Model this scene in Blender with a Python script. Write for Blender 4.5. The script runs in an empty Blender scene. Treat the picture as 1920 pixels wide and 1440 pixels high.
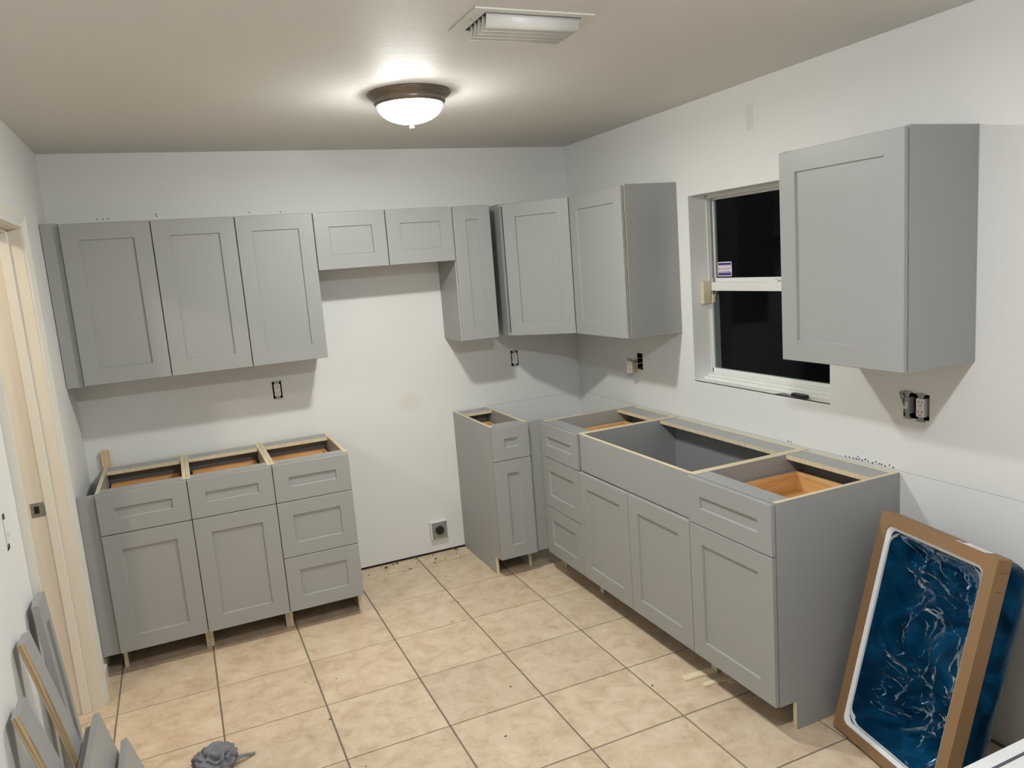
import bpy, bmesh, math, random
from mathutils import Vector, Matrix, noise
random.seed(7); noise.seed_set(11)
scene = bpy.context.scene
COL = scene.collection
PI = math.pi

# ------------------------------------------------------------------ camera
CAM = Vector((-2.3961, -4.4216, 1.7645))
YAW, PITCH, ROLL, FPX = 0.4074, -0.1589, -0.0777, 1435.13
fw = Vector((math.sin(YAW)*math.cos(PITCH), math.cos(YAW)*math.cos(PITCH), math.sin(PITCH)))
rt = fw.cross(Vector((0, 0, 1))).normalized(); up = rt.cross(fw)
r2 = math.cos(ROLL)*rt + math.sin(ROLL)*up
u2 = -math.sin(ROLL)*rt + math.cos(ROLL)*up
cd = bpy.data.cameras.new('camera'); cam = bpy.data.objects.new('camera', cd); COL.objects.link(cam)
cam.matrix_world = Matrix(((r2.x, u2.x, -fw.x, CAM.x), (r2.y, u2.y, -fw.y, CAM.y), (r2.z, u2.z, -fw.z, CAM.z), (0, 0, 0, 1)))
cd.sensor_width = 36; cd.lens = 36*FPX/1920; cd.clip_start = 0.02
scene.camera = cam

# ------------------------------------------------------------------ world and exposure
w = bpy.data.worlds.new('night'); scene.world = w; w.use_nodes = True
w.node_tree.nodes['Background'].inputs[0].default_value = (0.0006, 0.0007, 0.0009, 1)
w.node_tree.nodes['Background'].inputs[1].default_value = 1.0
vs = scene.view_settings
vs.view_transform = 'Standard'; vs.look = 'None'; vs.gamma = 1; vs.use_curve_mapping = False
vs.exposure = 1.06
LAMP_W = 5.5         # each bulb in the kitchen ceiling light, straight through the glass
LAMP_DOWN = 20.0     # light the frosted dome throws downwards
LAMP2_W, LAMP2_DOWN = 9.5, 20.0    # the same for the ceiling light behind the camera
HALL_W = 12.0        # warm bulb in the next room
COOL = (0.97, 1.0, 0.94)
COOL2 = (0.96, 0.99, 1.02)
WARM = (1.0, 0.86, 0.66)

# ------------------------------------------------------------------ materials
MATS = {}
def mat(name, col, rough=0.5, metal=0.0, spec=0.5, bump=None, noise_col=None, coat=0.0):
    """bump=(scale, strength); noise_col=(scale, colour2, amount)"""
    m = bpy.data.materials.new(name); m.use_nodes = True
    nt = m.node_tree; b = nt.nodes['Principled BSDF']
    b.inputs['Base Color'].default_value = (*col, 1)
    b.inputs['Roughness'].default_value = rough
    b.inputs['Metallic'].default_value = metal
    b.inputs['Specular IOR Level'].default_value = spec
    b.inputs['Coat Weight'].default_value = coat
    tc = None
    if bump or noise_col:
        tc = nt.nodes.new('ShaderNodeTexCoord')
    if bump:
        n = nt.nodes.new('ShaderNodeTexNoise'); n.inputs['Scale'].default_value = bump[0]
        n.inputs['Detail'].default_value = 4
        bp = nt.nodes.new('ShaderNodeBump'); bp.inputs['Strength'].default_value = bump[1]; bp.inputs['Distance'].default_value = 0.004
        nt.links.new(tc.outputs['Object'], n.inputs['Vector']); nt.links.new(n.outputs['Fac'], bp.inputs['Height'])
        nt.links.new(bp.outputs['Normal'], b.inputs['Normal'])
    if noise_col:
        n = nt.nodes.new('ShaderNodeTexNoise'); n.inputs['Scale'].default_value = noise_col[0]; n.inputs['Detail'].default_value = 5
        mp = nt.nodes.new('ShaderNodeMath'); mp.operation = 'MULTIPLY'; mp.inputs[1].default_value = noise_col[2]
        mx = nt.nodes.new('ShaderNodeMix'); mx.data_type = 'RGBA'
        mx.inputs[6].default_value = (*col, 1); mx.inputs[7].default_value = (*noise_col[1], 1)
        nt.links.new(tc.outputs['Object'], n.inputs['Vector']); nt.links.new(n.outputs['Fac'], mp.inputs[0])
        nt.links.new(mp.outputs[0], mx.inputs[0]); nt.links.new(mx.outputs[2], b.inputs['Base Color'])
    MATS[name] = m
    return m

def wood(name, c1, c2, stretch, scale, rough=0.5, spec=0.4):
    m = bpy.data.materials.new(name); m.use_nodes = True
    nt = m.node_tree; b = nt.nodes['Principled BSDF']; b.inputs['Roughness'].default_value = rough
    b.inputs['Specular IOR Level'].default_value = spec
    tc = nt.nodes.new('ShaderNodeTexCoord'); mp = nt.nodes.new('ShaderNodeMapping'); mp.inputs['Scale'].default_value = stretch
    n = nt.nodes.new('ShaderNodeTexNoise'); n.inputs['Scale'].default_value = scale; n.inputs['Detail'].default_value = 6; n.inputs['Distortion'].default_value = 0.6
    r = nt.nodes.new('ShaderNodeValToRGB'); r.color_ramp.elements[0].position = 0.35; r.color_ramp.elements[1].position = 0.65
    r.color_ramp.elements[0].color = (*c1, 1); r.color_ramp.elements[1].color = (*c2, 1)
    nt.links.new(tc.outputs['Object'], mp.inputs['Vector']); nt.links.new(mp.outputs[0], n.inputs['Vector'])
    nt.links.new(n.outputs['Fac'], r.inputs[0]); nt.links.new(r.outputs[0], b.inputs['Base Color'])
    MATS[name] = m
    return m

mat('wall', (0.80, 0.80, 0.79), 0.55, bump=(9, 0.10))
def stained_wall():
    m = mat('wall_stained', (0.80, 0.80, 0.79), 0.55, bump=(9, 0.10)); nt = m.node_tree; L = nt.links.new
    tc = nt.nodes.new('ShaderNodeTexCoord'); n = nt.nodes.new('ShaderNodeTexNoise'); n.inputs['Scale'].default_value = 9
    L(tc.outputs['Object'], n.inputs['Vector'])
    vm = nt.nodes.new('ShaderNodeVectorMath'); vm.operation = 'DISTANCE'; vm.inputs[1].default_value = (-1.165, 0, .985); L(tc.outputs['Object'], vm.inputs[0])
    ad = nt.nodes.new('ShaderNodeMath'); ad.operation = 'MULTIPLY_ADD'; ad.inputs[1].default_value = .16; L(n.outputs['Fac'], ad.inputs[0]); L(vm.outputs['Value'], ad.inputs[2])
    mr = nt.nodes.new('ShaderNodeMapRange'); mr.inputs[1].default_value = .10; mr.inputs[2].default_value = .16; mr.inputs[3].default_value = .55; mr.inputs[4].default_value = 0; L(ad.outputs[0], mr.inputs[0])
    mx = nt.nodes.new('ShaderNodeMix'); mx.data_type = 'RGBA'; mx.inputs[6].default_value = (.80, .80, .79, 1); mx.inputs[7].default_value = (.74, .70, .60, 1)
    L(mr.outputs[0], mx.inputs[0]); L(mx.outputs[2], nt.nodes['Principled BSDF'].inputs['Base Color'])
stained_wall()
mat('ceiling', (0.72, 0.70, 0.66), 0.62, spec=0.3, bump=(18, 0.3))
mat('cab', (0.350, 0.355, 0.352), 0.38, spec=0.4, bump=(260, 0.02))
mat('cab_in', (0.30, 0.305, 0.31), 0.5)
wood('ply', (0.62, 0.52, 0.34), (0.80, 0.72, 0.52), (320, 5, 5), 1.0, 0.7)
wood('ply_worn', (0.30, 0.19, 0.09), (0.62, 0.48, 0.29), (230, 6, 4), 1.0, 0.7)
wood('drawer_wood', (0.62, 0.33, 0.11), (0.80, 0.50, 0.22), (3, 3, 60), 1.0, 0.45)
wood('shim_wood', (0.80, 0.66, 0.43), (0.92, 0.82, 0.62), (4, 60, 60), 1.0, 0.7)
wood('stick_wood', (0.66, 0.46, 0.28), (0.76, 0.58, 0.38), (60, 60, 4), 1.0, 0.7)
mat('trim', (0.80, 0.78, 0.73), 0.4, noise_col=(6, (0.74, 0.70, 0.60), 0.6))
mat('jamb', (0.79, 0.755, 0.69), 0.45, noise_col=(5, (0.70, 0.62, 0.48), 0.5))
mat('white_plastic', (0.82, 0.81, 0.78), 0.35)
mat('old_plastic', (0.66, 0.57, 0.36), 0.45)
mat('beige_plastic', (0.66, 0.58, 0.40), 0.45)
mat('black', (0.006, 0.006, 0.006), 0.5)
mat('black_gloss', (0.012, 0.012, 0.013), 0.25)
mat('slot', (0.02, 0.02, 0.02), 0.7)
mat('zinc', (0.42, 0.43, 0.42), 0.45, 0.7, noise_col=(60, (0.25, 0.25, 0.24), 0.6))
mat('steel', (0.30, 0.31, 0.30), 0.4, 0.6, noise_col=(40, (0.5, 0.5, 0.48), 0.6))
mat('copper', (0.75, 0.42, 0.24), 0.35, 0.8)
mat('wire_white', (0.75, 0.74, 0.70), 0.5)
mat('bronze', (0.20, 0.165, 0.135), 0.35, 0.75, noise_col=(30, (0.28, 0.24, 0.20), 0.8))
mat('vent', (0.72, 0.71, 0.67), 0.4)
mat('vinyl', (0.80, 0.80, 0.77), 0.35)
mat('alum', (0.42, 0.42, 0.41), 0.4, 0.5)
mat('sill', (0.78, 0.77, 0.74), 0.5, bump=(40, 0.4))
mat('cardboard', (0.29, 0.175, 0.085), 0.8, bump=(120, 0.1), noise_col=(8, (0.25, 0.145, 0.066), 0.7))
mat('cardboard_dark', (0.27, 0.15, 0.065), 0.85)
mat('foam', (0.80, 0.82, 0.84), 0.5)
mat('bowl', (0.62, 0.64, 0.66), 0.3)
mat('grout', (0.17, 0.14, 0.11), 0.9, noise_col=(30, (0.27, 0.22, 0.17), 0.7))
mat('rag', (0.20, 0.20, 0.235), 0.95, bump=(220, 0.5), noise_col=(20, (0.30, 0.30, 0.33), 0.8))
mat('debris', (0.06, 0.045, 0.03), 0.9)
mat('white_bit', (0.85, 0.84, 0.80), 0.8)
mat('pencil', (0.35, 0.35, 0.36), 0.8)
mat('putty', (0.73, 0.72, 0.67), 0.7)
mat('appliance', (0.80, 0.80, 0.79), 0.3)
mat('seal', (0.10, 0.09, 0.12), 0.6)
mat('sticker_white', (0.80, 0.80, 0.84), 0.4)
mat('sticker_purple', (0.055, 0.02, 0.22), 0.4)
mat('sticker_red', (0.55, 0.08, 0.10), 0.4)
mat('strip_white', (0.85, 0.85, 0.83), 0.6)
mat('blade', (0.12, 0.12, 0.12), 0.3, 0.6)

def tile_material():
    m = bpy.data.materials.new('floor_tile'); m.use_nodes = True
    nt = m.node_tree; L = nt.links.new; b = nt.nodes['Principled BSDF']
    b.inputs['Roughness'].default_value = 0.42; b.inputs['Specular IOR Level'].default_value = 0.4
    tc = nt.nodes.new('ShaderNodeTexCoord'); oi = nt.nodes.new('ShaderNodeObjectInfo')
    off = nt.nodes.new('ShaderNodeVectorMath'); off.operation = 'SCALE'; off.inputs[0].default_value = (37, 53, 91)
    L(oi.outputs['Random'], off.inputs['Scale'])
    ad = nt.nodes.new('ShaderNodeVectorMath'); L(tc.outputs['Object'], ad.inputs[0]); L(off.outputs[0], ad.inputs[1])
    n1 = nt.nodes.new('ShaderNodeTexNoise'); n1.inputs['Scale'].default_value = 11; n1.inputs['Detail'].default_value = 9
    n1.inputs['Roughness'].default_value = 0.68; n1.inputs['Distortion'].default_value = 0.45
    L(ad.outputs[0], n1.inputs['Vector'])
    r = nt.nodes.new('ShaderNodeValToRGB'); cr = r.color_ramp
    cr.elements[0].position = 0.30; cr.elements[0].color = (0.52, 0.385, 0.255, 1)
    cr.elements[1].position = 0.72; cr.elements[1].color = (0.77, 0.645, 0.49, 1)
    e = cr.elements.new(0.5); e.color = (0.67, 0.53, 0.375, 1)
    L(n1.outputs['Fac'], r.inputs[0])
    n2 = nt.nodes.new('ShaderNodeTexNoise'); n2.inputs['Scale'].default_value = 30; n2.inputs['Detail'].default_value = 6; n2.inputs['Roughness'].default_value = 0.7
    L(ad.outputs[0], n2.inputs['Vector'])
    r3 = nt.nodes.new('ShaderNodeValToRGB'); r3.color_ramp.elements[0].position = 0.58; r3.color_ramp.elements[1].position = 0.74
    L(n2.outputs['Fac'], r3.inputs[0])
    sc = nt.nodes.new('ShaderNodeMath'); sc.operation = 'MULTIPLY'; sc.inputs[1].default_value = 0.38; L(r3.outputs[0], sc.inputs[0])
    mx = nt.nodes.new('ShaderNodeMix'); mx.data_type = 'RGBA'; mx.inputs[7].default_value = (0.82, 0.73, 0.60, 1)
    L(sc.outputs[0], mx.inputs[0]); L(r.outputs[0], mx.inputs[6])
    hv = nt.nodes.new('ShaderNodeHueSaturation'); L(mx.outputs[2], hv.inputs['Color'])
    vr = nt.nodes.new('ShaderNodeMapRange'); vr.inputs[3].default_value = 0.96; vr.inputs[4].default_value = 1.06
    L(oi.outputs['Random'], vr.inputs[0]); L(vr.outputs[0], hv.inputs['Value'])
    L(hv.outputs[0], b.inputs['Base Color'])
    bp = nt.nodes.new('ShaderNodeBump'); bp.inputs['Strength'].default_value = 0.12; bp.inputs['Distance'].default_value = 0.003
    L(n1.outputs['Fac'], bp.inputs['Height']); L(bp.outputs[0], b.inputs['Normal'])
    MATS['tile'] = m
tile_material()

def dome_material():
    m = bpy.data.materials.new('lamp_glass'); m.use_nodes = True
    nt = m.node_tree; L = nt.links.new; nt.nodes.remove(nt.nodes['Principled BSDF'])
    out = nt.nodes['Material Output']
    em = nt.nodes.new('ShaderNodeEmission'); em.inputs[0].default_value = (1.0, 0.97, 0.92, 1); em.inputs[1].default_value = 9.0
    tr = nt.nodes.new('ShaderNodeBsdfTransparent'); tr.inputs[0].default_value = (1, 1, 1, 1)
    mx = nt.nodes.new('ShaderNodeMixShader'); mx.inputs[0].default_value = 0.45
    L(em.outputs[0], mx.inputs[1]); L(tr.outputs[0], mx.inputs[2]); L(mx.outputs[0], out.inputs[0])
    MATS['lamp_glass'] = m
dome_material()

def glass_material():
    m = bpy.data.materials.new('window_glass'); m.use_nodes = True
    nt = m.node_tree; L = nt.links.new; nt.nodes.remove(nt.nodes['Principled BSDF'])
    out = nt.nodes['Material Output']
    g = nt.nodes.new('ShaderNodeBsdfGlossy'); g.inputs['Roughness'].default_value = 0.02; g.inputs[0].default_value = (0.9, 0.9, 0.9, 1)
    tr = nt.nodes.new('ShaderNodeBsdfTransparent'); tr.inputs[0].default_value = (0.8, 0.82, 0.82, 1)
    fr = nt.nodes.new('ShaderNodeFresnel'); fr.inputs[0].default_value = 1.13
    mx = nt.nodes.new('ShaderNodeMixShader')
    L(fr.outputs[0], mx.inputs[0]); L(tr.outputs[0], mx.inputs[1]); L(g.outputs[0], mx.inputs[2]); L(mx.outputs[0], out.inputs[0])
    MATS['glass'] = m
glass_material()

def film_material():
    m = bpy.data.materials.new('blue_film'); m.use_nodes = True
    nt = m.node_tree; L = nt.links.new; nt.nodes.remove(nt.nodes['Principled BSDF'])
    out = nt.nodes['Material Output']
    tc = nt.nodes.new('ShaderNodeTexCoord')
    n = nt.nodes.new('ShaderNodeTexNoise'); n.inputs['Scale'].default_value = 10; n.inputs['Detail'].default_value = 3; n.inputs['Distortion'].default_value = 1.2
    L(tc.outputs['Object'], n.inputs['Vector'])
    bp = nt.nodes.new('ShaderNodeBump'); bp.inputs['Strength'].default_value = 0.35; bp.inputs['Distance'].default_value = 0.012
    L(n.outputs['Fac'], bp.inputs['Height'])
    g = nt.nodes.new('ShaderNodeBsdfGlossy'); g.inputs['Roughness'].default_value = 0.2; g.inputs[0].default_value = (0.75, 0.88, 1.0, 1)
    d = nt.nodes.new('ShaderNodeBsdfDiffuse'); d.inputs[0].default_value = (0.002, 0.038, 0.100, 1)
    tr = nt.nodes.new('ShaderNodeBsdfTransparent'); tr.inputs[0].default_value = (0.02, 0.22, 0.36, 1)
    n2 = nt.nodes.new('ShaderNodeTexNoise'); n2.inputs['Scale'].default_value = 6.5; n2.inputs['Detail'].default_value = 5; n2.inputs['Distortion'].default_value = 1.5
    L(tc.outputs['Object'], n2.inputs['Vector'])
    rp = nt.nodes.new('ShaderNodeValToRGB'); rp.color_ramp.elements[0].position = .38; rp.color_ramp.elements[1].position = .68
    rp.color_ramp.elements[0].color = (.001, .020, .052, 1); rp.color_ramp.elements[1].color = (.006, .105, .235, 1)
    L(n2.outputs['Fac'], rp.inputs[0]); L(rp.outputs[0], d.inputs[0])
    L(bp.outputs[0], g.inputs['Normal']); L(bp.outputs[0], d.inputs['Normal'])
    m1 = nt.nodes.new('ShaderNodeMixShader'); m1.inputs[0].default_value = 0.58
    L(d.outputs[0], m1.inputs[1]); L(tr.outputs[0], m1.inputs[2])
    fr = nt.nodes.new('ShaderNodeFresnel'); fr.inputs[0].default_value = 1.13; L(bp.outputs[0], fr.inputs['Normal'])
    m2 = nt.nodes.new('ShaderNodeMixShader'); L(fr.outputs[0], m2.inputs[0]); L(m1.outputs[0], m2.inputs[1]); L(g.outputs[0], m2.inputs[2])
    L(m2.outputs[0], out.inputs[0])
    MATS['film'] = m
film_material()

# ------------------------------------------------------------------ helpers
def link(o, parent=None):
    COL.objects.link(o)
    if parent is not None: o.parent = parent
    return o
def obj(name, bm, mats, parent=None, smooth=False):
    me = bpy.data.meshes.new(name)
    bmesh.ops.recalc_face_normals(bm, faces=bm.faces[:])
    bm.to_mesh(me); bm.free()
    if isinstance(mats, str): mats = (mats,)
    for k in mats: me.materials.append(MATS[k])
    if smooth:
        for p in me.polygons: p.use_smooth = True
    return link(bpy.data.objects.new(name, me), parent)
def thing(name, label, cat, M=None, group=None):
    o = bpy.data.objects.new(name, None); o.empty_display_size = 0.05
    if M is not None: o.matrix_world = M
    COL.objects.link(o)
    return tag(o, label, cat, group)
def tag(o, label, cat, group=None):
    o['label'] = label; o['category'] = cat
    if group: o['group'] = group
    return o
def struct(o): o['kind'] = 'structure'; return o
def B(bm, x0, x1, y0, y1, z0, z1, mi=0, bev=0.0):
    v = [bm.verts.new(p) for p in ((x0,y0,z0),(x1,y0,z0),(x1,y1,z0),(x0,y1,z0),(x0,y0,z1),(x1,y0,z1),(x1,y1,z1),(x0,y1,z1))]
    fs = [bm.faces.new([v[i] for i in q]) for q in ((0,3,2,1),(4,5,6,7),(0,1,5,4),(1,2,6,5),(2,3,7,6),(3,0,4,7))]
    for f in fs: f.material_index = mi
    if bev:
        bmesh.ops.bevel(bm, geom=list({e for f in fs for e in f.edges}), offset=bev, segments=1, affect='EDGES', clamp_overlap=True)
    return fs
def box(name, d, m, parent=None, bev=0.0, edge=None, face_axis=None):
    """box mesh; with edge, faces not along face_axis take material index 1"""
    bm = bmesh.new(); B(bm, *d, bev=bev)
    o = obj(name, bm, (m, edge) if edge else m, parent)
    if edge:
        for p in o.data.polygons:
            if abs(p.normal[face_axis]) < 0.7: p.material_index = 1
    return o
def prism(bm, poly, z0, z1, mi=0):
    a = [bm.verts.new((x, y, z0)) for x, y in poly]; b = [bm.verts.new((x, y, z1)) for x, y in poly]
    n = len(poly); fs = [bm.faces.new(a[::-1]), bm.faces.new(b)]
    for i in range(n): fs.append(bm.faces.new((a[i], a[(i+1) % n], b[(i+1) % n], b[i])))
    for f in fs: f.material_index = mi
    return fs
def lathe(bm, prof, seg=48, mi=0, cap=False):
    rings = []
    for r, z in prof:
        rings.append([bm.verts.new((r*math.cos(2*PI*k/seg), r*math.sin(2*PI*k/seg), z)) for k in range(seg)])
    for i in range(len(rings)-1):
        for k in range(seg):
            f = bm.faces.new((rings[i][k], rings[i][(k+1) % seg], rings[i+1][(k+1) % seg], rings[i+1][k])); f.material_index = mi
    if cap:
        bm.faces.new(rings[0][::-1]).material_index = mi; bm.faces.new(rings[-1]).material_index = mi
def tube(bm, pts, r, seg=8, mi=0):
    pts = [Vector(p) for p in pts]; rings = []
    for i, p in enumerate(pts):
        t = (pts[min(i+1, len(pts)-1)] - pts[max(i-1, 0)]).normalized()
        a = t.orthogonal().normalized()
        if i:  # keep the frame from twisting
            a = (pa - t*pa.dot(t)).normalized()
        pa = a; b = t.cross(a)
        rings.append([bm.verts.new(p + r*(math.cos(2*PI*k/seg)*a + math.sin(2*PI*k/seg)*b)) for k in range(seg)])
    for i in range(len(rings)-1):
        for k in range(seg):
            bm.faces.new((rings[i][k], rings[i][(k+1) % seg], rings[i+1][(k+1) % seg], rings[i+1][k])).material_index = mi
    bm.faces.new(rings[0][::-1]); bm.faces.new(rings[-1])
def holed(bm, u0, u1, v0, v1, holes, t0, t1, fn):
    """a slab over (u,v) with rectangular holes; fn(u,v,t) gives the point"""
    us = sorted({u0, u1, *[h[0] for h in holes], *[h[1] for h in holes]}); vv = sorted({v0, v1, *[h[2] for h in holes], *[h[3] for h in holes]})
    def solid(i, j):
        if i < 0 or j < 0 or i >= len(us)-1 or j >= len(vv)-1: return False
        cu, cv = (us[i]+us[i+1])/2, (vv[j]+vv[j+1])/2
        return not any(h[0] < cu < h[1] and h[2] < cv < h[3] for h in holes)
    cache = {}
    def V(i, j, t):
        if (i, j, t) not in cache: cache[(i, j, t)] = bm.verts.new(fn(us[i], vv[j], t))
        return cache[(i, j, t)]
    for i in range(len(us)-1):
        for j in range(len(vv)-1):
            if not solid(i, j): continue
            bm.faces.new((V(i,j,t0), V(i+1,j,t0), V(i+1,j+1,t0), V(i,j+1,t0)))
            bm.faces.new((V(i,j,t1), V(i,j+1,t1), V(i+1,j+1,t1), V(i+1,j,t1)))
            for di, dj, a, b in ((-1,0,(i,j),(i,j+1)), (1,0,(i+1,j),(i+1,j+1)), (0,-1,(i,j),(i+1,j)), (0,1,(i,j+1),(i+1,j+1))):
                if not solid(i+di, j+dj):
                    bm.faces.new((V(*a,t0), V(*b,t0), V(*b,t1), V(*a,t1)))
def basis(origin, x, y, z):
    return Matrix(((x[0],y[0],z[0],origin[0]), (x[1],y[1],z[1],origin[1]), (x[2],y[2],z[2],origin[2]), (0,0,0,1)))
def text_mesh(body, size, name, m, parent, M, extrude=0.0002):
    c = bpy.data.curves.new(name, 'FONT'); c.body = body; c.size = size; c.extrude = extrude; c.align_x = 'CENTER'; c.align_y = 'CENTER'
    c.resolution_u = 2
    t = bpy.data.objects.new(name + '_c', c); COL.objects.link(t)
    dg = bpy.context.evaluated_depsgraph_get(); me = bpy.data.meshes.new_from_object(t.evaluated_get(dg))
    bpy.data.objects.remove(t); bpy.data.curves.remove(c)
    me.materials.clear(); me.materials.append(MATS[m])
    o = bpy.data.objects.new(name, me); link(o, parent); o.matrix_local = M
    return o

# ------------------------------------------------------------------ the room
XL, H, YF = -2.90, 2.45, -5.6
S, TX, TY = 0.4038, -1.6265, -0.5593

# floor: a mortar bed with every tile laid on it
bm = bmesh.new(); B(bm, XL-1.7, 0.02, YF, 0.02, -0.06, -0.003)
floor = struct(obj('floor', bm, 'grout'))
G = 0.0032
tile_cache = {}
def tile(x0, x1, y0, y1):
    wx, wy = x1-x0, y1-y0
    if wx < 0.012 or wy < 0.012: return
    key = (round(wx, 4), round(wy, 4))
    if key not in tile_cache:
        bm = bmesh.new(); B(bm, -wx/2, wx/2, -wy/2, wy/2, -0.004, 0.0)
        top = [e for e in bm.edges if all(v.co.z > -0.001 for v in e.verts)]
        bmesh.ops.bevel(bm, geom=top, offset=0.0015, segments=1, affect='EDGES')
        bmesh.ops.recalc_face_normals(bm, faces=bm.faces[:])
        me = bpy.data.meshes.new('tile'); bm.to_mesh(me); bm.free(); me.materials.append(MATS['tile']); tile_cache[key] = me
    o = bpy.data.objects.new('tile', tile_cache[key]); link(o, floor); o.location = ((x0+x1)/2, (y0+y1)/2, 0)
for i in range(-8, 4):
    for j in range(-2, 13):
        x0, x1 = TX+i*S+G, TX+(i+1)*S-G
        y1, y0 = TY-j*S-G, TY-(j+1)*S+G
        x1 = min(x1, -0.002); y1 = min(y1, -0.004); y0 = max(y0, YF+.02)
        if x1 < XL - 0.9: continue
        tile(x0, x1, y0, y1)

# ceiling
bm = bmesh.new(); B(bm, XL-1.7, 0.1, YF, 0.1, H, H+0.08)
struct(obj('ceiling', bm, 'ceiling'))

# back wall with two outlet holes; the drywall stops a little above the floor
OUT = [(-1.9195, 1.1535), (-0.456, 1.1555)]      # outlet centres (x, z)
bm = bmesh.new()
holed(bm, XL-0.1, 0.1, 0.012, H, [(x-.025, x+.025, z-.050, z+.050) for x, z in OUT], 0.0, 0.09, lambda u, v, t: (u, t, v))
wall_back = struct(obj('wall_back', bm, 'wall_stained'))
box('bottom_plate', (XL, 0.1, 0.02, 0.09, -0.003, 0.013), 'debris', wall_back)
# right wall with the window opening and two outlet holes
WY0, WY1, WZ0, WZ1 = -2.124, -1.238, 1.091, 2.013
bm = bmesh.new()
RH = [(WY0, WY1, WZ0, WZ1), (-0.763, -0.709, 1.097, 1.190), (-2.574, -2.468, 1.090, 1.184)]
holed(bm, YF, 0.1, 0.0, H, RH, 0.0, 0.156, lambda u, v, t: (t, u, v))
wall_right = struct(obj('wall_right', bm, 'wall'))
# left wall with the doorway and a switch hole
DY0, DY1, DZ = -1.715, -0.872, 2.035
bm = bmesh.new()
holed(bm, YF, 0.1, 0.0, H, [(DY0-.02, DY1+.02, 0.0, DZ+.02), (-1.984, -1.948, 1.078, 1.182)], XL, XL-0.13, lambda u, v, t: (t, u, v))
wall_left = struct(obj('wall_left', bm, 'wall'))
bm = bmesh.new(); B(bm, XL-1.7, 0.1, YF-.1, YF, 0, H); struct(obj('wall_front', bm, 'wall'))
# the next room, seen through the doorway
bm = bmesh.new(); B(bm, XL-1.7, XL-1.6, YF, 0.1, 0, H); struct(obj('wall_hall', bm, 'wall'))
bm = bmesh.new(); B(bm, XL-1.6, XL-.13, 0.0, 0.1, 0, H); struct(obj('wall_hall_end', bm, 'wall'))

# marks on the walls
def speck(parent, name, p, axis, r, m='slot'):
    bm = bmesh.new(); n = 7
    ring = [(r*random.uniform(.7, 1.2)*math.cos(2*PI*k/n), r*random.uniform(.7, 1.2)*math.sin(2*PI*k/n)) for k in range(n)]
    prism(bm, ring, 0, 0.0008)
    o = obj(name, bm, m, parent)
    if axis == 'y': o.matrix_world = basis(p, (1,0,0), (0,0,1), (0,-1,0))
    elif axis == 'x': o.matrix_world = basis(p, (0,-1,0), (0,0,1), (-1,0,0))
    else: o.location = p
    return o
for x, z in ((-2.681, 2.130), (-2.653, 2.128), (-2.628, 2.130), (-2.408, 2.141), (-2.405, 2.132), (-1.949, 2.131), (-1.785, 2.126)):
    speck(wall_back, 'screw_hole', (x, 0, z), 'y', 0.0035)
for k in range(15):
    y = -2.205 - k*0.0155 + random.uniform(-.003, .003); speck(wall_right, 'screw_hole', (0, y, 0.889 + random.uniform(-.004, .004)), 'x', 0.0034)
for y, z in ((-1.885, .889), (-1.904, .888), (-2.262, .897)): speck(wall_right, 'screw_hole', (0, y, z), 'x', 0.0034)
box('pencil_line', (-0.66, -0.001, -0.0004, 0, 0.8765, 0.8778), 'pencil', wall_back)
box('pencil_line', (-0.0004, 0, -3.3, -0.001, 0.8805, 0.8818), 'pencil', wall_right)
def patch(parent, name, pts, axis, off, m):
    bm = bmesh.new(); prism(bm, pts, 0, 0.0004); o = obj(name, bm, m, parent)
    o.matrix_world = basis(off, (0,-1,0), (0,0,1), (-1,0,0)) if axis == 'x' else basis(off, (1,0,0), (0,0,1), (0,-1,0))
patch(wall_right, 'putty_patch', [(-.022,.055),(-.006,.05),(.0,.065),(.006,.052),(.024,.06),(.022,.02),(.026,-.02),(.02,-.058),(.006,-.05),(-.004,-.062),(-.012,-.05),(-.022,-.055),(-.018,-.01),(-.026,.02)], 'x', (0, -1.692, 2.300), 'putty')
bm = bmesh.new(); B(bm, XL, XL+.012, -0.804, -0.62, 0.0, 0.085, bev=.002); struct(obj('baseboard_left', bm, 'trim'))

# doorway: jambs, stop, casing, strike plate
door = struct(bpy.data.objects.new('door_1', None)); COL.objects.link(door); door.location = (XL, (DY0+DY1)/2, 0)
door['label'] = 'open doorway with worn cream jamb and white moulded casing'
Mi = Matrix.Translation(-door.location)
def dpart(name, d, m, bev=0.0):
    o = box(name, d, m, door, bev); o.location = -door.location; return o
dpart('jamb', (XL-.15, XL+.004, DY1, DY1+.02, 0, DZ), 'jamb')
dpart('jamb', (XL-.15, XL+.004, DY0-.02, DY0, 0, DZ), 'jamb')
dpart('head_jamb', (XL-.15, XL+.004, DY0-.02, DY1+.02, DZ, DZ+.02), 'jamb')
dpart('door_stop', (XL-.075, XL-.04, DY1-.012, DY1, 0, DZ), 'trim', .002)
dpart('door_stop', (XL-.075, XL-.04, DY0, DY0+.012, 0, DZ), 'trim', .002)
dpart('door_stop', (XL-.075, XL-.04, DY0, DY1, DZ-.012, DZ), 'trim', .002)
def casing(y_in, sgn):
    bm = bmesh.new()   # moulded profile in (x, y), swept up
    pr = [(0, 0), (.012, 0), (.014, .006), (.013, .014), (.017, .03), (.021, .046), (.023, .052), (.023, .064), (0, .064)]
    prism(bm, [(XL+a, y_in+sgn*b) for a, b in pr], 0, DZ+.07)
    o = obj('casing', bm, 'trim', door); o.location = -door.location
casing(DY1+.004, 1); casing(DY0-.004, -1)
bm = bmesh.new()
pr = [(0, 0), (.012, 0), (.014, .006), (.013, .014), (.017, .03), (.021, .046), (.023, .052), (.023, .064), (0, .064)]
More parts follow.
